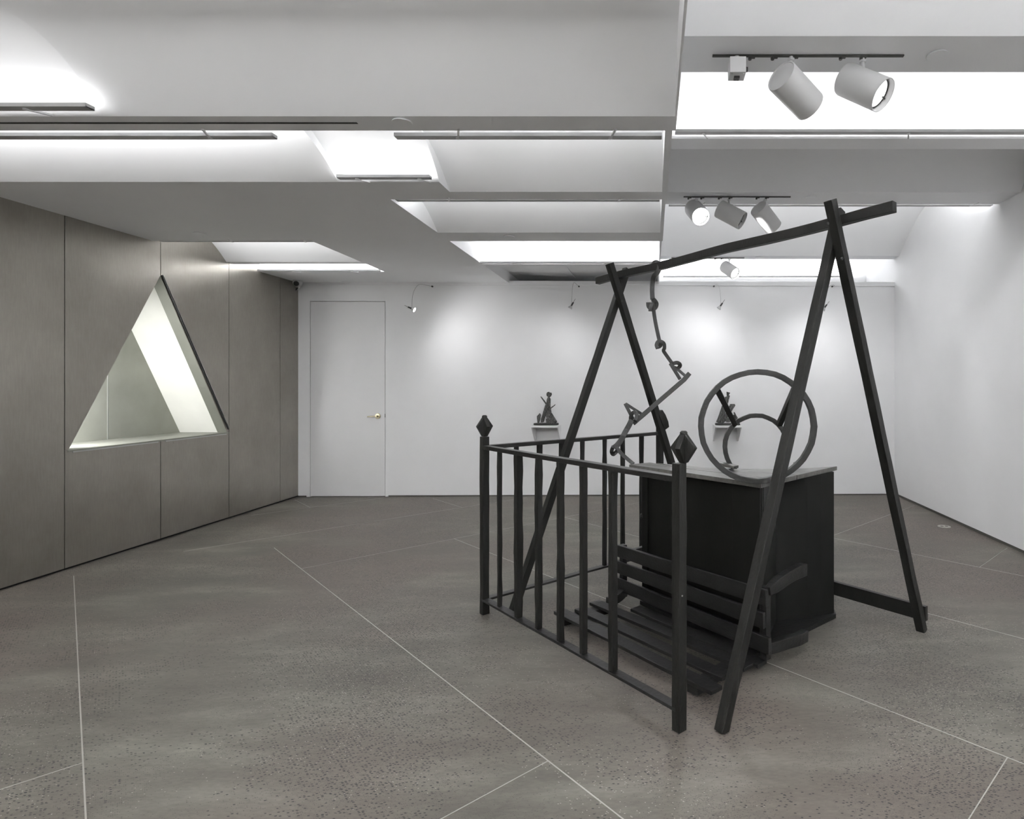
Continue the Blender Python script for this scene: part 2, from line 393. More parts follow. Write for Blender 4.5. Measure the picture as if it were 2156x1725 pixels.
def stepwall(x, y0, ya, yb_, z0, a, b, n=60):
    """wall in the plane x between profile a (far edge ya) and profile b (far edge yb_)"""
    Y = max(ya, yb_)
    ys = [y0+(Y-y0)*i/n for i in range(n+1)]
    fa = lambda y: z0+(rise(ya-y, a) if y < ya else 0)
    fb = lambda y: z0+(rise(yb_-y, b) if y < yb_ else 0)
    for p, q in zip(ys, ys[1:]):
        quad(cb, [(x, p, fa(p)), (x, q, fa(q)), (x, q, fb(q)+1e-5), (x, p, fb(p)+1e-5)])
def endwall(x, y0, y1, z0, *q):
    q = q[0] if isinstance(q[0], tuple) else q
    stepwall(x, y0, y1, y1, z0, (0, 1, 2), q)
def soffit(x0, x1, y0, y1, z): quad(cb, [(x0, y0, z), (x1, y0, z), (x1, y1, z), (x0, y1, z)])
G1, B1 = (.235, .40, 2), (.262, .37, 2)
G2, B2, G2R = (.185, .55, 2), (.215, .40, 2), (.215, .55, 2)
GR = (.20, .60, 2)
xa, xb_, xc, xd, xe = -3.02, -2.6, -1.973, -1.80, -1.34
X1, X2, X3, X4 = .104, .060, .060, .062
# left (low) side
REAR = [(-2.9, -1.9), (-1.6, -.6), (-.3, .7)]          # coffers behind / above the camera
soffit(XL, X1, YB0, REAR[0][0], ZL)
for i, (a, b) in enumerate(REAR):
    coffer(XL, X1, a, b, ZL, GR); endwall(XL, a, b, ZL, GR)
    soffit(XL, X1, b, REAR[i+1][0] if i < 2 else 1.30, ZL)
coffer(XL, xb_, 1.30, 2.787, ZL, B1); coffer(xb_, X1, 1.30, 2.787, ZL, G1); stepwall(xb_, 1.30, 2.787, 2.787, ZL, G1, B1); endwall(XL, 1.3, 2.787, ZL, B1)
soffit(XL, X1, 2.787, 2.944, ZL)
coffer(XL, xc, 2.944, 3.69, ZL, G2); coffer(xc, xe, 2.944, 3.69, ZL, B2); stepwall(xc, 2.944, 3.69, 3.69, ZL, G2, B2)
coffer(xe, X2, 2.944, 3.88, ZL, G2R); stepwall(xe, 2.944, 3.69, 3.88, ZL, B2, G2R)
soffit(xe, X2, 3.88, 4.04, ZL)
soffit(XL, xe, 3.69, 4.04, ZL)
soffit(XL, xd, 4.04, 5.20, ZL)
coffer(xd, X3, 4.04, 4.92, ZL, GR); endwall(xd, 4.04, 4.92, ZL, GR)
soffit(xd, X3, 4.92, 5.215, ZL)
coffer(xd, X4, 5.215, 6.20, ZL, .40, .45, 5); endwall(xd, 5.215, 6.20, ZL, .40, .45, 5)
soffit(xd, X4, 6.20, 6.325, ZL)
soffit(xa, xd, 5.20, 8.45, ZL)
coffer(XL, xa, 5.20, 6.10, ZL, .30, .65, 2); endwall(xa, 5.20, 6.10, ZL, .30, .65, 2)
soffit(XL, xa, 6.10, 6.20, ZL)
coffer(XL, xa, 6.20, 6.63, ZL, .25, .25, 5); endwall(xa, 6.20, 6.63, ZL, .25, .25, 5)
soffit(XL, xa, 6.63, 8.45, ZL)
# opening 5: low dark void running over the partition
soffit(xd, X4, 6.325, 8.45, 2.80)
quad(cb, [(xd, 6.325, ZL), (xd, 8.45, ZL), (xd, 8.45, 2.80), (xd, 6.325, 2.80)]); quad(cb, [(xd, 6.325, ZL), (X4, 6.325, ZL), (X4, 6.325, 2.8), (xd, 6.325, 2.8)])
# right (high) side
XT = .07
RREAR = [(-2.9, -2.0), (-1.6, -.7), (-.3, .6)]
soffit(XT, XR, YB0, RREAR[0][0], ZH)
for i, (a, b) in enumerate(RREAR):
    coffer(XT, XR, a, b, ZH, .40, .7, 2.5); soffit(XT, XR, b, RREAR[i+1][0] if i < 2 else 1.2, ZH)
coffer(XT, XR, 1.2, 2.703, ZH, .40, .8, 2.5)
soffit(XT, XR, 2.703, 3.015, ZH)
coffer(XT, XR, 3.015, 3.83, ZH, .45, .60, 4)
soffit(XT, XR, 3.83, 4.00, ZH)
coffer(XT, XR, 4.00, 4.90, ZH, .33, .55, 3)
soffit(XT, XR, 4.90, 5.22, ZH)
coffer(XT, XR, 5.22, 7.32, ZH, .50, 1.3, 2.2)
soffit(XT, XR, 7.32, 7.515, ZH)
coffer(XT, XR, 7.515, 8.44, ZH, .50, .5, 5)
me = bpy.data.meshes.new('ceiling'); cb.to_mesh(me); cb.free(); me.materials.append(M_CEIL)
ceiling = struct(bpy.data.objects.new('ceiling', me)); COL.objects.link(ceiling)
bm = BM()
for xq, xr_, ya_, yb2 in ((X1, .114, YB0, 2.944), (X2, .096, 2.944, 4.04), (X3, .086, 4.04, 5.215), (X4, .075, 5.215, 8.45)): box(bm, (xq, ya_, ZL), (xr_, yb2, 3.75))
struct(obj('trim_2', bm, M_CEIL))
bm = BM(); box(bm, (XL-.6, YB0, 3.76), (XR+.1, 8.45, 3.86)); struct(obj('ceiling_slab', bm, M_CEIL))
bm = BM(); box(bm, (XL, 2.850, ZL-.0015), (-1.435, 2.866, ZL+.001)); obj('air_slot', bm, M_SLOT, ceiling)
q = [P(u, v, 1.40*FPX/(V0-v)) for u, v in ((1075, 561), (1153, 561), (1166, 589), (1125, 589))]
bm = BM(); box(bm, (-1.38, 6.9, 2.792), (-1.02, 7.75, 2.80)); obj('access_hatch', bm, M_CEIL, ceiling)

# ================================================================== COVE LIGHTS
def cove_light(label, x0, x1, y, z, side, brackets, watts=1.0, tilt=.35, group='slim linear lights in the ceiling coves'):
    """side +1: far-side bar, washes the surface beyond it; -1: near-side bar"""
    t = thing('linear_cove_light', label, 'ceiling light', ((x0+x1)/2, y, z), group)
    bm = BM(); box(bm, (x0, y-.020, z), (x1, y+.020, z+.004)); box(bm, (x0, y-.022, z), (x1, y-.019, z+.018)); box(bm, (x0, y+.019, z), (x1, y+.022, z+.018))
    box(bm, (x0, y-.02, z), (x0+.003, y+.02, z+.018)); box(bm, (x1-.003, y-.02, z), (x1, y+.02, z+.018))
    obj('housing', bm, M_BAR, t)
    bm = BM(); box(bm, (x0+.01, y-.016, z+.006), (x1-.01, y+.016, z+.010)); obj('diffuser', bm, M_LAMP, t)
    for bx in brackets:
        e = y+(.085 if side > 0 else -.10)
        bm = BM(); beam(bm, (bx, y, z-.002), (bx+.035, e, ZL-.003 if z < 2.9 else ZH-.003), .010, .008)
        lathe(bm, [(0, .011), (.012, .011)], (bx, y, z-.006), (0, 0, 1), 12); obj('bracket', bm, M_LAMP, t)
    area('light', ((x0+x1)/2, y, z+.0125), (0, tilt*side, 1), x1-x0-.03, .028, watts*(x1-x0)*BAR_W, t)
    return t
cove_light('slim cove light under the bright arch at the upper left corner', XL+.02, -2.566, 2.685, 2.658, 1, (-2.86, -3.7), .15, .5)
cove_light('long slim bar light left of the bright arched bay, below the slotted beam', XL+.02, -1.94, 3.02, 2.666, -1, (-2.27, -3.6), 1.0, -.9)
cove_light('slim bar light right of the bright arched bay, in front of the second beam', -1.32, .045, 3.02, 2.666, -1, (-1.0, -.22), .70, -.9)
cove_light('short cove light below the bright arched bay in the middle of the ceiling', -1.925, -1.36, 3.600, 2.660, 1, (-1.81, -1.43), .42, .5)
cove_light('slim bar light in the narrow bay below the third beam', -1.786, .045, 4.10, 2.680, -1, (-1.42, -.24), .75, -.8)
cove_light('cove light along the glowing white bay left of the black pole end', -1.785, .05, 6.08, 2.652, 1, (-1.45, -.5), 1.6, .6)
cove_light('slim bar light where the metal wall rises into the ceiling', XL+.03, -3.04, 5.25, 2.676, -1, (-3.75, -3.1), 1.2, -.7)
cove_light('bright cove light nearest the dome camera above the door', XL+.04, -3.03, 6.54, 2.658, 1, (-4.0, -3.35), 2.0, .6)
cove_light('long cove light across the bright bay behind the two big spotlights', XT+.07, 3.02, 3.735, 2.994, 1, (.32, 1.62), .62, .5)
cove_light('slim light line ending at the right wall above the black frame', XT+.07, 3.03, 5.27, 3.000, -1, (.42, 2.83), 1.5, -.6)
cove_light('cove light glowing above the back wall behind the smallest spotlight', XT+.07, 2.78, 8.30, 2.915, 1, (.6, 1.7), 2.5, .6)
# fill lights added out of frame behind the photographer, built as the same fittings
for i, (a, b) in enumerate(REAR+[(1.30, 2.787)]):
    if i < 3: cove_light('added fill light over the low half of the room, behind the camera', XL+.1, XM-.1, a+.08, 2.668, -1, (-3.0, -1.0), 2.1, -.2, 'added fill lights behind the camera')
for i, (a, b) in enumerate(RREAR):
    cove_light('added fill light over the high half of the room, behind the camera', XT+.07, XR-.05, a+.08, 2.996, -1, (.8, 2.0), 2.5, -.2, 'added fill lights behind the camera on the right')
cove_light('cove light in the pale bay at the upper right edge, above the track', XT+.07, XR-.05, 1.28, 2.996, -1, (.8, 2.0), 1.1, -.7)
cove_light('added fill light in the wide grey bay, out of frame above the slotted beam', XL+.1, X1-.05, 1.38, 2.668, -1, (-3.0, -1.0), .95, -.9)  # unseen fill bar added to brighten this bay's curved surface

# ================================================================== TRACK LIGHTS
def track(label, x0, x1, y, clips, z=ZH):
    t = thing('light_track', label, 'track', ((x0+x1)/2, y, z), 'dark ceiling tracks')
    bm = BM(); box(bm, (x0, y-.008, z-.008), (x1, y+.008, z)); obj('rail', bm, M_TRACK, t, .002)
    for c in clips:
        bm = BM(); box(bm, (c-.016, y-.010, z-.014), (c+.016, y+.010, z-.006)); lathe(bm, [(0, .0085), (.012, .0085)], (c-.010, y, z-.024), (0, 0, 1), 12)
        obj('clip', bm, M_TRACK, t, .002)
    return t
track('dark track carrying the socket box and two large white spotlights', .288, 1.217, 2.859, (.40, .48, .59, .69, .92, 1.02))
track('dark track carrying three white spotlights, one shining at the camera', .26, 1.17, 5.01, (.31, .42, .57, .66, .89, .97))
track('farthest dark track holding a single white spotlight', .23, 1.15, 7.42, (.79, .87))
def spot(label, rear, front, tz, ty, on=None, watts=0, r=.0775, glow=False, grp='white cylinder spotlights'):
    A, B = Vector(rear), Vector(front); ax = (B-A).normalized(); Ln = .235; C = (A+B)/2; A = C-ax*Ln/2; B = C+ax*Ln/2
    t = thing('spotlight', label, 'spotlight', C, grp)
    bm = BM(); lathe(bm, [(.004, r*.90), (0, r*.93), (0, r*.97), (.008, r), (Ln, r), (Ln, r*.95), (Ln-.06, r*.93)], A, ax, 48, True, False)
    o = obj('housing', bm, M_LAMP, t, smooth=True)
    md = o.modifiers.new('es', 'EDGE_SPLIT'); md.split_angle = math.radians(35)
    bm = BM(); lathe(bm, [(Ln-.050, r*.5), (Ln-.034, r*.80), (Ln-.030, r*.80)], A, ax, 32, True, True)
    obj('reflector', bm, M_GLOW if glow else M_GLOWS if Vector(front).y > 7 else M_GLOWD if Vector(front).y < 3 else M_LAMP, t)
    bm = BM(); lathe(bm, [(Ln-.044, r*.80), (Ln-.034, r*.83), (Ln-.028, r*.88)], A, ax, 32, False, False); obj('baffle_ring', bm, M_BLACKP, t)
    side = ax.cross(Vector((0, 0, 1))).normalized()
    bm = BM(); beam(bm, B-ax*.022-side*.068, B-ax*.022-side*.040, .006, .006); obj('louvre_pin', bm, M_TRACK, t)
    # stem, from the upper side of the body near its rear end to the track
    base = A+ax*.055; upv = (Vector((0, 0, 1))-ax*ax.z).normalized(); sb = base+upv*r*.97
    bm = BM(); lathe(bm, [(0, .009), (max(.02, tz-sb.z), .009)], sb-Vector((0, 0, .004)), (0, 0, 1), 12)
    lathe(bm, [(-.004, .016), (.006, .016)], (sb.x, sb.y, tz-.02), (0, 0, 1), 12)
    obj('stem', bm, M_LAMP, t)
    if on:
        ld = bpy.data.lights.new('beam', 'SPOT'); ld.energy = watts; ld.spot_size = math.radians(on); ld.spot_blend = .5; ld.shadow_soft_size = .035
        lo = bpy.data.objects.new('beam', ld); COL.objects.link(lo); lo.parent = t
        lo.location = (B-ax*.03)-C; lo.rotation_euler = (-ax).to_track_quat('Z', 'Y').to_euler()
    return t
spot('large white spotlight with its closed back showing, right of the socket box', P(1643.5, 159, 2.80), P(1705, 223.7, 2.94), ZH-.010, 2.859, 60, 25)
spot('large white spotlight with its open lit end showing, nearest the right edge', P(1780, 167, 2.92), P(1858.7, 200.5, 2.80), ZH-.010, 2.859, 85, 130)
spot('white spotlight glaring at the camera, left end of the second track', P(1459, 438, 5.10), P(1476, 457, 4.90), ZH-.010, 5.01, 70, 75, glow=True)
spot('white spotlight seen side on, middle of the three on the second track', P(1517, 441, 5.04), P(1560.6, 464, 4.985), ZH-.010, 5.01, 75, 60)
spot('white spotlight with one side brightly lit, right end of the second track', P(1597, 438, 4.96), P(1628, 478.5, 5.08), ZH-.010, 5.01, 60, 25)
spot('smallest white spotlight, alone on the farthest track against the bright cove', P(1525, 561, 7.47), P(1549.5, 577, 7.31), ZH-.010, 7.42, 75, 25)
# socket box on the first track
t = thing('socket_box', 'small white socket box hanging from the nearest track', 'socket box', (.405, 2.84, 2.93))
bm = BM(); box(bm, (.366, 2.80, 2.886), (.443, 2.882, 2.962)); obj('body', bm, M_LAMP, t, .002)
bm = BM(); lathe(bm, [(0, .012), (.025, .012)], (.405, 2.845, 2.96), (0, 0, 1), 16); obj('neck', bm, M_LAMP, t)
bm = BM(); box(bm, (.390, 2.832, 2.876), (.417, 2.862, 2.887)); so = obj('socket', bm, M_TRACK, t, .002)
bm = BM()
for x, y in ((.397, 2.852), (.410, 2.852), (.4035, 2.840)): box(bm, (x-.0018, y-.003, 2.8755), (x+.0018, y+.003, 2.877))
so2 = obj('slots', bm, M_DARK, None); so2.parent = so; so2.location = (0, 0, 0)
bm = BM(); lathe(bm, [(0, .013), (.012, .011), (.013, .006)], (.443, 2.835, 2.917), (1, 0, 0), 16); obj('knob', bm, M_BLACKP, t)
for x in (.378, .431): bm = BM(); lathe(bm, [(0, .0045), (.003, .003)], (x, 2.812, 2.886), (0, 0, -1), 10); obj('screw', bm, M_CHROME, t)

# ================================================================== SMALL CEILING / WALL THINGS
def cover(label, u, v, z, r=.047):
    p = FL(u, v, z); bm = BM(); lathe(bm, [(0, r*.93), (-.004, r), (-.007, r), (-.008, r*.96)], p, (0, 0, 1), 40)
    tag(obj('ceiling_cover_plate', bm, M_CEIL, loc=p), label, 'ceiling disc', 'round white cover plates on the ceiling')
cover('round white cover plate on the long beam, right of the dark slot', 847, 256, ZL)
cover('round white cover plate right of the nearest spotlight track', 1974, 115, ZH, .05)
cover('round cover plate above the metal wall panel with the triangular opening', 421, 491, ZL)
cover('round cover plate on the beam left of the black pole, above the glowing bay', 1072, 498, ZL)
cover('round cover plate right of the second spotlight track', 1708, 415, ZH)
cover('round cover plate on the farthest beam, right of the smallest spotlight', 1598, 541.5, ZH)
cover('round cover plate nearest the door, beside the dome camera', 728, 594, ZL)
for lab, u in (('small white hook above the second track, above the glaring spotlight', 1481), ('small white hook above the crossed tops of the black frame', 1778), ('small white hook on the beam next to the right wall', 2072)):
    p = FL(u, 402, ZH+.03); bm = BM(); beam(bm, p+Vector((0, .03, .0)), p+Vector((.03, -.005, .012)), .007, .007); lathe(bm, [(0, .009), (.01, .009)], p+Vector((0, .04, -.005)), (0, -1, 0), 10)
    tag(obj('beam_hook', bm, M_LAMP, loc=p), lab, 'hook', 'small hooks on the beam')
# dome camera
c = FL(629, 592, ZL); c = Vector((c.x, 7.20, ZL))
t = thing('dome_camera', 'white dome security camera in the corner between metal wall and door', 'security camera', c)
bm = BM(); lathe(bm, [(0, .052), (-.03, .053), (-.045, .048), (-.062, .034), (-.070, .020)], c, (0, 0, 1), 32); obj('housing', bm, M_LAMP, t, smooth=True)
bm = BM(); lathe(bm, [(0, .05), (-.004, .053)], c+Vector((0, 0, .002)), (0, 0, 1), 32); obj('mount_ring', bm, M_TRACK, t)
bm = BM(); lathe(bm, [(0, .031), (.012, .030), (.02, .022), (.022, .01)], c+Vector((.008, -.036, -.040)), (.12, -1, -.25), 24); obj('lens', bm, M_BLACKP, t)
bm = BM(); tube(bm, smooth_path([c+Vector((.03, .01, -.05)), c+Vector((.02, .02, -.085)), c+Vector((-.01, .02, -.105)), c+Vector((-.03, .03, -.115))]), .004); obj('cable', bm, M_LAMP, t)
bm = BM(); lathe(bm, [(0, .012), (.03, .012)], c+Vector((-.028, .03, -.085)), (0, 0, -1), 12); obj('plug', bm, M_BLACKP, t)
# floor box
p = FL(1988, 1109); bm = BM(); lathe(bm, [(0, .060), (.003, .058), (.003, .050)], p, (0, 0, 1), 36, True, True)
t = thing('floor_socket', 'round metal floor socket near the right wall', 'floor socket', p); obj('cover', bm, M_JOINT, t)
bm = BM()
for dx in (-.022, .022): lathe(bm, [(0, .015), (.0045, .015)], p+Vector((dx, 0, 0)), (0, 0, 1), 16)
obj('socket_cap', bm, M_SKIRT, t)

# wire picture lamps on the back wall
def wire_lamp(label, mount, path, head, tail, aim, on, watts, glow=False):
    n = len(path)+1
    mw = P(*mount, 7.4); ym = yb(mw.x)-.012; m3 = P(*mount, ym)
    pts = [m3]
    for i, (u, v) in enumerate(path): pts.append(P(u, v, ym-.72*(i+1)/n))
    h = P(*head, ym-.72)
    pts.append(h)
    t = thing('picture_lamp', label, 'wall lamp', m3, 'thin wire lamps along the back wall')
    bm = BM(); lathe(bm, [(0, .011), (.02, .009)], m3, (0, -1, 0), 12); obj('mount', bm, M_TRACK, t)
    bm = BM(); tube(bm, smooth_path(pts), .0014); obj('wire_arm', bm, M_TRACK, t)
    tg = P(*aim, yb(0)); ax = (tg-h).normalized()
    tl = (P(*tail, ym-.72)-h).normalized()
    hx_ = -tl
    bm = BM(); lathe(bm, [(-.045, .008), (-.012, .009), (0, .010)], h, hx_, 14); obj('holder', bm, M_BLACKP, t)
    bm = BM(); tube(bm, [h-hx_*.045, h-hx_*.09], .0022); obj('tail_rod', bm, M_TRACK, t)
    bm = BM(); lathe(bm, [(0, .010), (.025, .024), (.034, .026)], h, hx_, 20, True, False); obj('reflector', bm, M_CHROME, t)
    bm = BM(); lathe(bm, [(.028, .022), (.034, .024)], h, hx_, 20); obj('bulb', bm, M_GLOW if glow else M_CHROME, t)
    if watts:
        ld = bpy.data.lights.new('beam', 'SPOT'); ld.energy = watts; ld.spot_size = math.radians(on); ld.spot_blend = 1.0; ld.shadow_soft_size = .02
        lo = bpy.data.objects.new('beam', ld); COL.objects.link(lo); lo.parent = t
        lo.location = h+ax*.06-m3; lo.rotation_euler = (-ax).to_track_quat('Z', 'Y').to_euler()
wire_lamp('thin wire lamp with its bulb lit, nearest the door', (910.5, 603.5), [(897, 600.5), (885, 598.5), (876, 605), (869, 622)], (867, 650), (856, 645), (1105, 800), 155, 12, True)
wire_lamp('thin wire lamp hanging above the figure sculpture on the left shelf', (1219, 603.5), [(1214, 599), (1208.5, 595), (1205.5, 604), (1204, 625)], (1203, 644), (1207, 637), (1130, 860), 150, 7)
wire_lamp('thin wire lamp hanging above the right shelf, right of the hook chain', (1503, 603), [(1508, 599.5), (1513, 602), (1516, 615), (1517.5, 632)], (1516.5, 645), (1522, 637), (1440, 790), 155, 11)
wire_lamp('thin wire lamp mostly hidden behind the right crossed legs', (1752, 603.5), [(1757, 602), (1752, 600), (1742, 608), (1736, 625)], (1736, 648), (1742, 640), (1730, 830), 155, 10)

# ================================================================== SHELVES AND SMALL SCULPTURES
def shelf(label, x0, x1):
    yw = yb(x0); zt = .900
    t = thing('wall_shelf', label, 'shelf', ((x0+x1)/2, yw, zt-.2), 'white wall shelves')
    bm = BM(); box(bm, (x0, 7.13, zt-.022), (x1, yw+.005, zt)); obj('board', bm, M_WALL, t, .001)
    for x in (x0, x1-.016):
        bm = BM(); slabpoly(bm, [(x, 7.135, zt-.02), (x, yw+.004, zt-.02), (x, yw+.004, zt-.212), (x, yw-.02, zt-.212)], (.016, 0, 0)); obj('bracket', bm, M_WALL, t)
    bm = BM(); box(bm, (x0+.016, yw-.03, zt-.05), (x1-.016, yw, zt-.022)); obj('batten', bm, M_WALL, t)
shelf('white bracket shelf carrying the figure sculpture with a round head', -1.480, -1.153)
shelf('white bracket shelf seen through the big wheel, right of the other', .752, 1.072)
def relief_mat():
    m = bpy.data.materials.new('carved_dark_bronze'); m.use_nodes = True
    nt = m.node_tree; b = nt.nodes['Principled BSDF']; N = nt.nodes.new; L = nt.links.new
    geo = N('ShaderNodeNewGeometry')
    wv = N('ShaderNodeTexWave'); wv.inputs['Scale'].default_value = 14; wv.inputs['Distortion'].default_value = 9; wv.inputs['Detail'].default_value = 2; wv.inputs['Detail Scale'].default_value = 2
    L(geo.outputs['Position'], wv.inputs['Vector'])
    r = N('ShaderNodeValToRGB'); r.color_ramp.elements[0].position = .80; r.color_ramp.elements[1].position = .92
    r.color_ramp.elements[0].color = (.022, .022, .020, 1); r.color_ramp.elements[1].color = (.13, .13, .12, 1)
    L(wv.outputs[0], r.inputs[0]); L(r.outputs[0], b.inputs['Base Color']); b.inputs['Roughness'].default_value = .45
    return m
M_REL = relief_mat()
Ys = 7.26
def flatpiece(bm, px, y=Ys, th=.03):
    slabpoly(bm, [P(u, v, y) for u, v in px], (0, th, 0))
def sculpt(label, x, base, pieces):
    t = thing('small_sculpture', label, 'sculpture', (x, Ys, .90))
    bm = BM(); c = Vector(((P(base[0], 0, Ys).x+P(base[1], 0, Ys).x)/2, Ys, .9)); a = (P(base[1], 0, Ys).x-P(base[0], 0, Ys).x)/2
    lo = [(c.x+a*math.copysign(abs(math.cos(k*math.pi/16))**.6, math.cos(k*math.pi/16)), Ys+.075*math.copysign(abs(math.sin(k*math.pi/16))**.6, math.sin(k*math.pi/16))) for k in range(32)]
    prism(bm, lo, .901, .925); obj('base', bm, M_IRON, t, .004)
    for nm, px, y, th in pieces:
        bm = BM(); flatpiece(bm, px, y, th); obj(nm, bm, M_REL, t, .003)
circ = lambda u, v, a, b, n=14, r=0: [(u+a*math.cos(2*math.pi*k/n)*math.cos(r)-b*math.sin(2*math.pi*k/n)*math.sin(r), v+a*math.cos(2*math.pi*k/n)*math.sin(r)+b*math.sin(2*math.pi*k/n)*math.cos(r)) for k in range(n)]
sculpt('small dark figure sculpture with round head and raised arms on left shelf', -1.31, (1124, 1176), [
    ('head', [(1150.5, 829), (1152, 826), (1155, 825.3), (1157, 827), (1160, 827), (1161, 831), (1159, 835), (1156, 837), (1153, 836), (1150.5, 833)], 7.25, .04),
    ('torso', [(1153, 836.5), (1156.5, 837), (1158.5, 841), (1158, 855), (1160, 869), (1155, 874), (1148, 874), (1149, 858), (1151, 842)], 7.26, .045),
    ('front_leg', [(1148.5, 851), (1154, 856), (1144, 889.5), (1138, 890), (1139, 882)], 7.24, .03),
    ('arm', [(1137.5, 835.5), (1139.5, 835), (1152, 851), (1149.5, 853)], 7.27, .015),
    ('arm', [(1169.5, 851), (1168.5, 854), (1155, 865), (1153, 863)], 7.23, .015),
    ('oval_plate', circ(1153.5, 873.5, 4.6, 8, 16, .1), 7.22, .02),
    ('rear_leg', [(1158, 868), (1162, 871), (1172.5, 888), (1170, 892), (1163, 890), (1156, 880)], 7.27, .03),
    ('block', [(1149, 882), (1165, 880), (1168, 885), (1166, 892), (1150, 893)], 7.20, .05),
    ('blade', [(1130, 877), (1136.5, 870), (1139, 874), (1138, 882), (1135, 891), (1131.5, 891)], 7.22, .015)])
sculpt('small dark sculpture of leaning carved bars on the right shelf', .92, (1505.5, 1558), [
    ('leaning_bar', [(1508, 889), (1512, 880), (1523, 848), (1527, 836), (1533, 834), (1536, 838), (1521, 891), (1514, 891)], 7.25, .04),
    ('finial', [(1530, 825), (1537.5, 827), (1535, 832), (1536, 835), (1530.5, 836)], 7.26, .03),
    ('upper_bar', [(1533, 833), (1537, 833), (1533, 850), (1529, 850)], 7.23, .02),
    ('cross_bar', [(1517, 891), (1537, 853), (1538, 851), (1547, 851), (1548.5, 854), (1527, 888), (1522, 892)], 7.21, .03),
    ('scrap', circ(1533, 885, 7.5, 4.6, 9), 7.20, .05),
    ('scrap', circ(1548, 881, 5.5, 8, 9, -.4), 7.24, .04),
    ('prong', [(1544.5, 869), (1547, 868), (1553, 880), (1550, 882)], 7.21, .015)])

# ================================================================== RAILING
P1, P2, P3 = Vector((-1.03, 3.60, 0)), Vector((.106, 2.385, 0)), Vector((.052, 4.64, 0))
t = thing('railing', 'black wooden corner railing with diamond topped posts in the foreground', 'railing', P1)
def sqpost(bm, p, d, w, z0, z1, seg=8, jit=.0015, ws=None):
    d = Vector(d).normalized()
    n = seg; pts = [Vector((p.x, p.y, z0+(z1-z0)*i/n)) for i in range(n+1)]
    sweep(bm, pts, w, w, d, jit=jit, taper=ws)
dF = (P2-P1).normalized(); dBk = (P3-P1).normalized()
for p, d in ((P1, dF), (P2, dF), (P3, dBk)):
    bm = BM(); sqpost(bm, p, d, .043, 0, 1.082); post = obj('post', bm, M_WOOD, t, .002)
    if p is not P3:
        # four-winged diamond finial
        bm = BM(); p0 = p; p = p+Vector((.018 if p is P2 else 0, 0, 0))
        side = Vector((-d.y, d.x, 0))
        z0, zc, z1 = 1.084, 1.145, 1.195
        fa = d if p is not P2 and p0 is P1 else (Matrix.Rotation(math.radians(17), 3, 'Z') @ d)
        fb = Vector((-fa.y, fa.x, 0))
        for a in (fa, fb):
            b = fb if a is fa else fa
            for s in (1, -1):
                hw = .052 if p0 is P1 else .057; th = .011
                poly = [Vector((0, 0, z0)), a*s*.016+Vector((0, 0, z0)), a*s*hw+Vector((0, 0, zc)), a*s*.012+Vector((0, 0, z1+.006)), Vector((0, 0, z1+.006))]
                slabpoly(bm, [p+q-b*th for q in poly], b*th*2)
        lathe(bm, [(0, .016), (.014, .016), (.02, .010)], Vector((p.x, p.y, z1-.002)), (0, 0, 1), 10)
        lathe(bm, [(0, .012), (.006, .012)], Vector((p.x, p.y, 1.080)), (0, 0, 1), 10); p = p0
        f = obj('finial', bm, M_WOOD, None, .002); f.parent = post; f.location = (0, 0, 0)
def along(a, b, u):
    k = (u-U0)/FPX; d = b-a; s = (k*a.y-a.x)/(d.x-k*d.y); return a+d*s
for a, b, h in ((P1, P2, 1.030), (P1, P3, 1.030)):
    d = (b-a).normalized(); sd = Vector((-d.y, d.x, 0))
    bm = BM(); beam(bm, a+Vector((0, 0, h-.013)), b+Vector((0, 0, h-.013)), .042, .024, seg=6, jit=.001); obj('top_rail', bm, M_WOODX, t, .002)
    bm = BM(); beam(bm, a+Vector((0, 0, .088)), b+Vector((0, 0, .088)), .046, .013, seg=6, jit=.001); obj('bottom_rail', bm, M_WOODX, t, .001)
for us, a, b, d, wmap in (((1052, 1091.5, 1134, 1180, 1228.5, 1290.5), P1, P2, dF, (.026, .042, .036, .035, .034, .036)),
                          ((1087, 1136, 1182.6, 1226, 1273, 1311, 1350.6), P1, P3, dBk, (.026, .032, .032, .028, .028, .030, .029))):
    for u, wd in zip(us, wmap):
        p = along(a, b, u); bm = BM(); ws = [random.uniform(.92, 1.08) for _ in range(11)]
        sqpost(bm, p, d, wd*.86, .094, 1.006, 10, .0016, ws); obj('baluster', bm, M_WOOD, t, .0015)
bm = BM(); sp = P2+Vector((-.0, -.031, .55)); lathe(bm, [(0, .0035), (.002, .002)], P(1436.5, 1255, 2.352), (.3, -1, 0), 8); obj('nail_head', bm, M_CHROME, t)

# ================================================================== SWING FRAME
L1, R1, R2 = FL(1085, 1288), FL(1524, 1556), FL(1932, 1326)
R1.x += .012; R1.y += .03
L2 = L1+(R2-R1)
rd = (R1-L1); rd.z = 0; rd.normalize()
fd = (R2-R1); fd.normalize()
t = thing('swing_frame', 'tall black timber frame with crossed legs and a ridge pole', 'timber frame', (L1+R1+R2+L2)/4)
tops = {}
def leg(foot, tu, tv, other, off, w=.045, nm='leg'):
    top = ray_plane(tu, tv, foot, other)
    o = rd*off
    bm = BM(); a = foot+o+Vector((0, 0, .0)); b = top+o
    ax = (b-a).normalized()
    a = a-ax*0.0
    sweep(bm, [a.lerp(b, i/14) for i in range(15)], w, w, rd, jit=.0014)
    obj(nm, bm, M_WOOD, t, .002)
    return a, b
leg(R1, 1776, 441, R2, -.024); leg(R2, 1738, 424, R1, .024)
leg(L1, 1324, 566, L2, -.024); leg(L2, 1279, 556, L1, .024)
mR, mL = (R1+R2)/2, (L1+L2)/2
pa, pb = ray_plane(1258, 592, mL, mR), ray_plane(1884, 437, mL, mR)
bm = BM(); pts = [pa.lerp(pb, i/16) for i in range(17)]
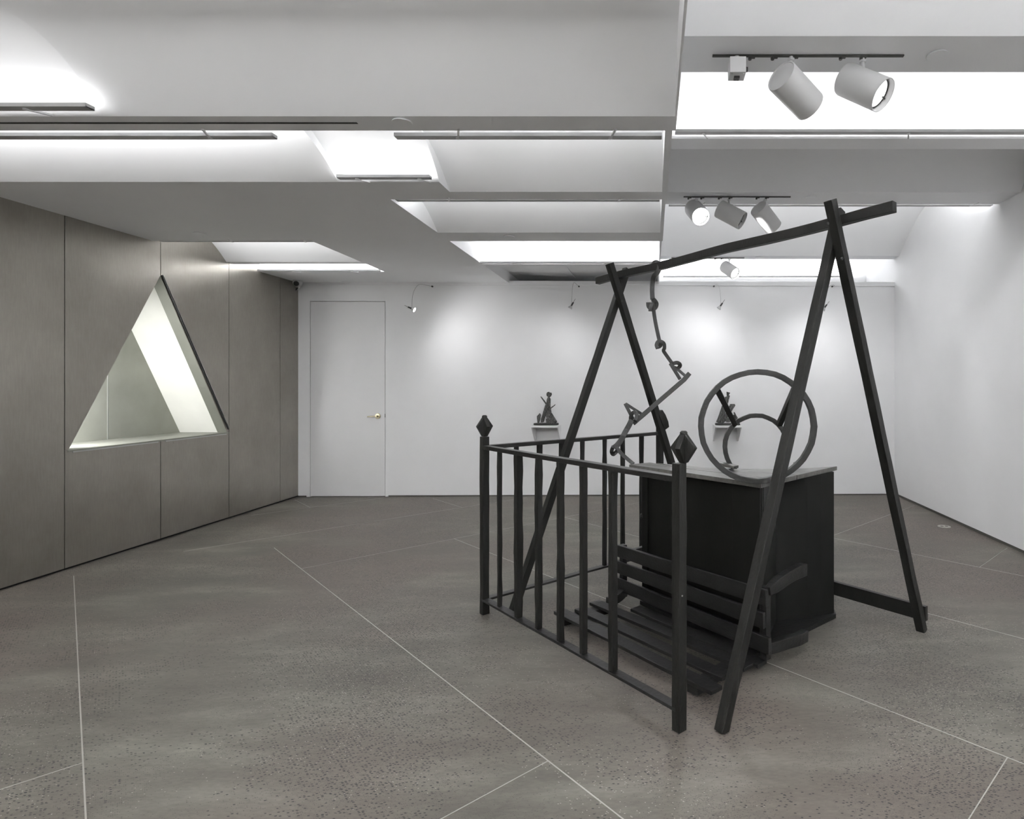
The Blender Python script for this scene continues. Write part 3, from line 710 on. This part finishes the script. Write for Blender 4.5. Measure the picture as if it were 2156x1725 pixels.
pts = [p+Vector((0, 0, .004*math.sin(i*.9))) for i, p in enumerate(pts)]
sweep(bm, pts, .038, .048, jit=.001); obj('ridge_pole', bm, M_WOOD, t, .002)
bm = BM(); beam(bm, R2+Vector((0, 0, .092))+rd*.035+fd*.035, L2+Vector((0, 0, .085))+fd*.035, .03, .084, seg=8, jit=.001); obj('brace', bm, M_WOOD, t, .002)
for (u, v, a, b) in ((1742, 471, R1, R2), (1771.5, 545, R1, R2), (1309, 634, L1, L2)):
    q = ray_plane(u, v, a+rd*.046, b+rd*.046); bm = BM(); lathe(bm, [(0, .008), (.005, .008), (.006, .005)], q, rd, 8); obj('bolt', bm, M_IRON, t)
# repair block where the far left leg is spliced
q0, q1 = ray_plane(1382, 866, L1, L2)+rd*.024, ray_plane(1396, 902, L1, L2)+rd*.024
bm = BM(); sweep(bm, [q0, q0.lerp(q1, .3), q0.lerp(q1, .7), q1], .058, .056, rd, taper=[.8, 1, 1.02, .8]); obj('splice_block', bm, M_WOOD, t, .003)

# ================================================================== CABINET (wedge shaped box)
A0, Bf, Cr = Vector((-.060, 3.765, 0)), Vector((.556, 3.015, 0)), Vector((1.085, 3.545, 0))
t = thing('wedge_cabinet', 'large black wedge shaped wooden cabinet standing behind the bench', 'cabinet', (.45, 3.4, 0))
back = [(1.11, 3.60), (.92, 3.535), (.74, 3.50), (.52, 3.50), (.30, 3.56), (-.02, 3.79)]
bm = BM(); prism(bm, [(-.085, 3.75), (.484, 2.972), (1.096, 3.528)]+back, 0, .026); obj('base_plate', bm, M_WOODX, t, .002)
bm = BM(); slabpoly(bm, [Vector((A0.x, A0.y, .026)), Vector((Bf.x, Bf.y, .026)), Vector((Bf.x, Bf.y, .874)), Vector((A0.x, A0.y, .874))], (.014, .016, 0)); obj('front_panel', bm, M_BOX, t)
nf = Vector((-.77, -.63, 0))
fdir = (Bf-A0).normalized()
for s0, s1, nm in ((0.0, .055, 'stile'), (.78, .97, 'stile')):
    bm = BM(); a, b = A0+fdir*s0+nf*.014, A0+fdir*min(s1, (Bf-A0).length)+nf*.014
    slabpoly(bm, [a+Vector((0, 0, .027)), b+Vector((0, 0, .027)), b+Vector((0, 0, .872)), a+Vector((0, 0, .872))], -nf*.013); obj(nm, bm, M_BOX, t, .001)
W0 = Vector((.715, 3.43, 0))
bm = BM(); slabpoly(bm, [Bf+Vector((.004, 0, .026)), W0+Vector((0, 0, .026)), W0+Vector((0, 0, .874)), Bf+Vector((.004, 0, .874))], (-.014, .006, 0)); obj('corner_board', bm, M_WOOD, t, .001)
cv = [Vector((.715, 3.43, 0)), Vector((.80, 3.448, 0)), Vector((.91, 3.474, 0)), Vector((1.0, 3.505, 0)), Vector((1.088, 3.543, 0))]
bm = BM(); lo = [(p.x, p.y) for p in cv]; prism(bm, lo+[(p.x, p.y+.018) for p in reversed(cv)], .026, .874); obj('curved_side', bm, M_BOX, t)
bm = BM(); bk = [(1.085, 3.565), (.92, 3.515), (.74, 3.48), (.52, 3.485), (.30, 3.54), (-.03, 3.77)]; prism(bm, bk+[(x, y+.012) for x, y in reversed(bk)], .026, .874); obj('back_panel', bm, M_BOX, t)
bm = BM(); box(bm, (A0.x-.006, A0.y-.008, .026), (A0.x+.012, A0.y+.012, .874)); obj('corner_post', bm, M_WOOD, t, .001)
# top: three planks running from the left tip to the right
tp = [(-.150, 3.675), (.545, 2.975), (1.125, 3.600), (.94, 3.522), (.74, 3.478), (.52, 3.478), (.30, 3.545), (-.02, 3.772)]
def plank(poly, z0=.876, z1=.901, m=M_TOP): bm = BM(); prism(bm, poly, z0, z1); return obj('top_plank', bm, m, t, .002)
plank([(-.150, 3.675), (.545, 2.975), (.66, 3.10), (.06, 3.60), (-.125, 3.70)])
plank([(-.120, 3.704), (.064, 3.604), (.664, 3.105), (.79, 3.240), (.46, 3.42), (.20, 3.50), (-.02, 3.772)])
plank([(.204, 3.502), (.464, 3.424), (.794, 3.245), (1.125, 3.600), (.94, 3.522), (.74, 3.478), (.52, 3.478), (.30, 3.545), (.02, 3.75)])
bm = BM(); box(bm, (A0.x-.055, 3.69, .60), (A0.x-.02, 3.73, .64)); 
bm.free(); bm = BM(); lathe(bm, [(0, .010), (.012, .016), (.022, .014)], Vector((A0.x-.0, A0.y, .56)), (-1, -.1, 0), 12); obj('knob', bm, M_WOOD, t)
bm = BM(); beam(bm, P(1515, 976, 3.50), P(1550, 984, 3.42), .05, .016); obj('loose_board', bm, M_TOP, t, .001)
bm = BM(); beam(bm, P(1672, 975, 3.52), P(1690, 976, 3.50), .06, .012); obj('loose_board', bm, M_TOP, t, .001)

# ================================================================== WHEEL
t = thing('wheel', 'black wooden wheel of two rings standing on top of the cabinet', 'wheel', P(1595, 1015, 2.985))
def ring(bm, c, rx, rz, wr, th, n=40, jit=.0012):
    pts = []
    for k in range(n):
        a = 2*math.pi*k/n; j = random.uniform(-jit, jit); pts.append(c+Vector((math.cos(a)*(rx+j), 0, math.sin(a)*(rz+j))))
    sweep(bm, pts, wr, th, Vector((0, 1, 0)), closed=True)
Yw, Yi = 2.985, 3.525
co = P(1594.5, 898, Yw); bm = BM(); ring(bm, co, 119*Yw/FPX, 115*Yw/FPX, .0275, .035); obj('outer_rim', bm, M_IRON, t, .002)
ci = P(1592, 941, Yi); bm = BM(); ring(bm, ci, 66*Yi/FPX, 66*Yi/FPX, .026, .03, 32); obj('inner_rim', bm, M_IRON, t, .002)
for (u0, v0, u1, v1) in ((1511, 822, 1547, 893), (1676, 814, 1641, 893)):
    bm = BM(); beam(bm, P(u0, v0, Yw+.02), P(u1, v1, Yi-.01), .030, .03, up=Vector((0, 1, .3)), seg=5, jit=.001); obj('spoke', bm, M_WOOD, t, .002)

# ================================================================== BENCH
nb = Vector((.785, .62, 0)); bd = Vector((-.62, .785, 0))
E0 = Vector((.555, 2.87, 0))-nb*.035; E1 = E0+bd*1.27
t = thing('bench', 'low black bench with three back slats, seen from behind', 'bench', (E0+E1)/2)
for z0, z1, e0, e1, hh in ((.375, .325, -.03, 0, .078), (.262, .222, -.015, 0, .078), (.150, .112, -.05, .0, .080)):
    bm = BM(); a, b = E0-bd*0+bd*e0+Vector((0, 0, z0)), E1+Vector((0, 0, z1))
    beam(bm, a, b, .020, hh, seg=9, jit=.0022); obj('back_slat', bm, M_WOODX, t, .003)
for e, hh in ((.005, .415), (1.20, .365)):
    bm = BM(); q = E0+bd*e+nb*.030; beam(bm, q+Vector((0, 0, .03 if e > 1 else .065)), q+Vector((0, 0, hh)), .034, .04, up=bd, seg=4, jit=.001); obj('back_post', bm, M_WOODX, t, .002)
pd = Vector((.705, .709, 0))
q = E0-bd*.012+nb*.028
bm = BM(); sweep(bm, [q+pd*(.335*i/8)+Vector((0, 0, .398+.035*math.sin(math.pi*i/8*.62))) for i in range(9)], .040, .062, taper=[.7, .9, 1, 1, 1, 1, 1.02, 1.05, 1]); obj('arm', bm, M_WOODX, t, .003)
q = E0+bd*1.20+nb*.045
bm = BM(); sweep(bm, [q+pd*(.36*i/5)+Vector((0, 0, .305)) for i in range(6)], .034, .030); obj('arm', bm, M_WOODX, t, .003)
for pts in ([(.565, 2.872, .118), (.61, 2.898, .117), (.67, 2.942, .114), (.735, 3.005, .100), (.795, 3.085, .086)], [(-.275, 3.62, .062), (-.235, 3.68, .062), (-.20, 3.75, .066), (-.170, 3.84, .078)]):
    bm = BM(); sweep(bm, smooth_path(pts, 3), .040, .056); obj('curved_foot', bm, M_WOODX, t, .003)

# ================================================================== SLATTED PLATFORM
S_ = [((1165, 1291, .062), (1497, 1462, .06)), ((1209, 1286, .062), (1519, 1433, .06)), ((1240, 1272, .062), (1566, 1412, .06)), ((1327, 1285, .055), (1600, 1402, .045))]
t = thing('slatted_platform', 'low black slatted platform on the floor inside the railing', 'platform', FL(1350, 1370))
ends = []
for i, (a, b) in enumerate(S_):
    a3, b3 = FL(*a), FL(*b)
    n_ = Vector((.70, .71, 0)); 
    a3 = a3+n_*.040; b3 = b3+n_*.040
    if i == 3: a3, b3 = a3-n_*.0, b3-n_*.02
    ends.append((a3, b3))
    bm = BM(); beam(bm, a3, b3, .075, .018, seg=8, jit=.001); obj('slat', bm, M_WOODX, t, .002)
for f in (.06, .90):
    pts = [a.lerp(b, f) for a, b in ends[:3]]; a, b = pts[0], pts[2]
    e = (b-a).normalized(); z = Vector((0, 0, -.030))
    bm = BM(); beam(bm, a-e*.03+z, b+e*.04+z, .06, .040, seg=4, jit=.001); obj('batten', bm, M_WOODX, t, .002)
bm = BM(); a, b = ends[3][0].lerp(ends[3][1], .12), ends[3][0].lerp(ends[3][1], .9)
beam(bm, a+Vector((0, 0, -.028)), b+Vector((0, 0, -.026)), .03, .038); obj('batten', bm, M_WOODX, t, .002)

# ================================================================== HOOK CHAIN
hp = ray_plane(1381, 566, mL, mR); Yc = hp.y
t = thing('hook_chain', 'dangling chain of dark hooked bars from ridge pole to cabinet', 'chain', hp)
def C_(pts, y0=0, y1=None):
    y1 = y0 if y1 is None else y1; n = max(1, len(pts)-1)
    return [P(u, v, Yc+y0+(y1-y0)*i/n) for i, (u, v) in enumerate(pts)]
VX = Vector((0, 1, 0))
def link(nm, pts, w, th, y0=0, y1=None, sm=4, taper=None):
    bm = BM(); pp = C_(pts, y0, y1)
    if sm: pp = smooth_path(pp, sm)
    sweep(bm, pp, w*1.35, th, VX); obj(nm, bm, M_IRON, t, .002)
# first hook over the pole
bm = BM(); pts = [P(1376, 559, Yc+.05), P(1378.5, 554, Yc+.035), P(1384, 554, Yc+.0), P(1388.5, 560, Yc-.032), P(1385.5, 572, Yc-.036), P(1377, 582, Yc-.02), P(1374, 596, Yc), P(1373, 613, Yc), P(1374, 631, Yc)]
sweep(bm, smooth_path(pts, 5), .030, .022, VX); obj('hook_link', bm, M_IRON, t, .002)
link('hook_link', [(1374, 630), (1379, 635), (1382, 641), (1379, 648), (1372, 650), (1366, 645), (1365, 638)], .022, .030, .0, .03)
link('hook_link', [(1369, 655), (1370, 645), (1373, 641), (1376, 647), (1377, 660), (1381, 684), (1388, 717)], .018, .022, -.03, .0)
link('hook_link', [(1387, 716), (1391, 722), (1390, 728), (1384, 731)], .020, .026, .0, .02)
link('hook_link', [(1384.5, 734), (1382, 727), (1385, 720), (1392, 719.5), (1398, 724), (1399, 733), (1397, 738), (1400, 744), (1417, 768)], .017, .022, -.02, .02)
link('hook_link', [(1416, 766), (1425, 764), (1431, 767), (1431, 772), (1424, 777), (1417, 773)], .018, .026, .0, .04)
# long handle with yokes
Q = lambda u, v, dy=0: P(u, v, Yc+dy)
bm = BM(); beam(bm, Q(1411, 765, -.02), Q(1432, 799, -.02), .022, .022, VX); obj('yoke', bm, M_IRON, t, .002)
bm = BM(); beam(bm, Q(1421, 773, .03), Q(1442, 791, .02), .018, .022, VX); obj('yoke', bm, M_IRON, t, .002)
bm = BM(); sweep(bm, [Q(1451, 787, .02), Q(1440, 800, 0), Q(1333, 892, -.06)], .030, .030, VX); obj('handle_bar', bm, M_IRON, t, .002)
bm = BM(); beam(bm, Q(1316, 850, -.04), Q(1333, 883, -.05), .021, .022, VX); obj('yoke', bm, M_IRON, t, .002)
bm = BM(); beam(bm, Q(1317, 850, -.03), Q(1351, 872, -.03), .018, .022, VX); obj('yoke', bm, M_IRON, t, .002)
link('hook_link', [(1337, 886), (1341, 876), (1337, 869), (1331, 871), (1328, 880), (1330, 887)], .018, .028, -.10, -.06)
link('hook_link', [(1330, 884), (1325, 895), (1316, 911), (1309, 925), (1300, 937), (1293, 943)], .026, .020, -.08, -.10)
link('hook_link', [(1291, 941), (1288, 950), (1291, 956), (1298, 951), (1301, 944)], .018, .030, -.12, -.08)
link('hook_link', [(1299, 943), (1306, 953), (1318, 964), (1334, 977.5)], .016, .022, -.10, 3.70-Yc, 3)
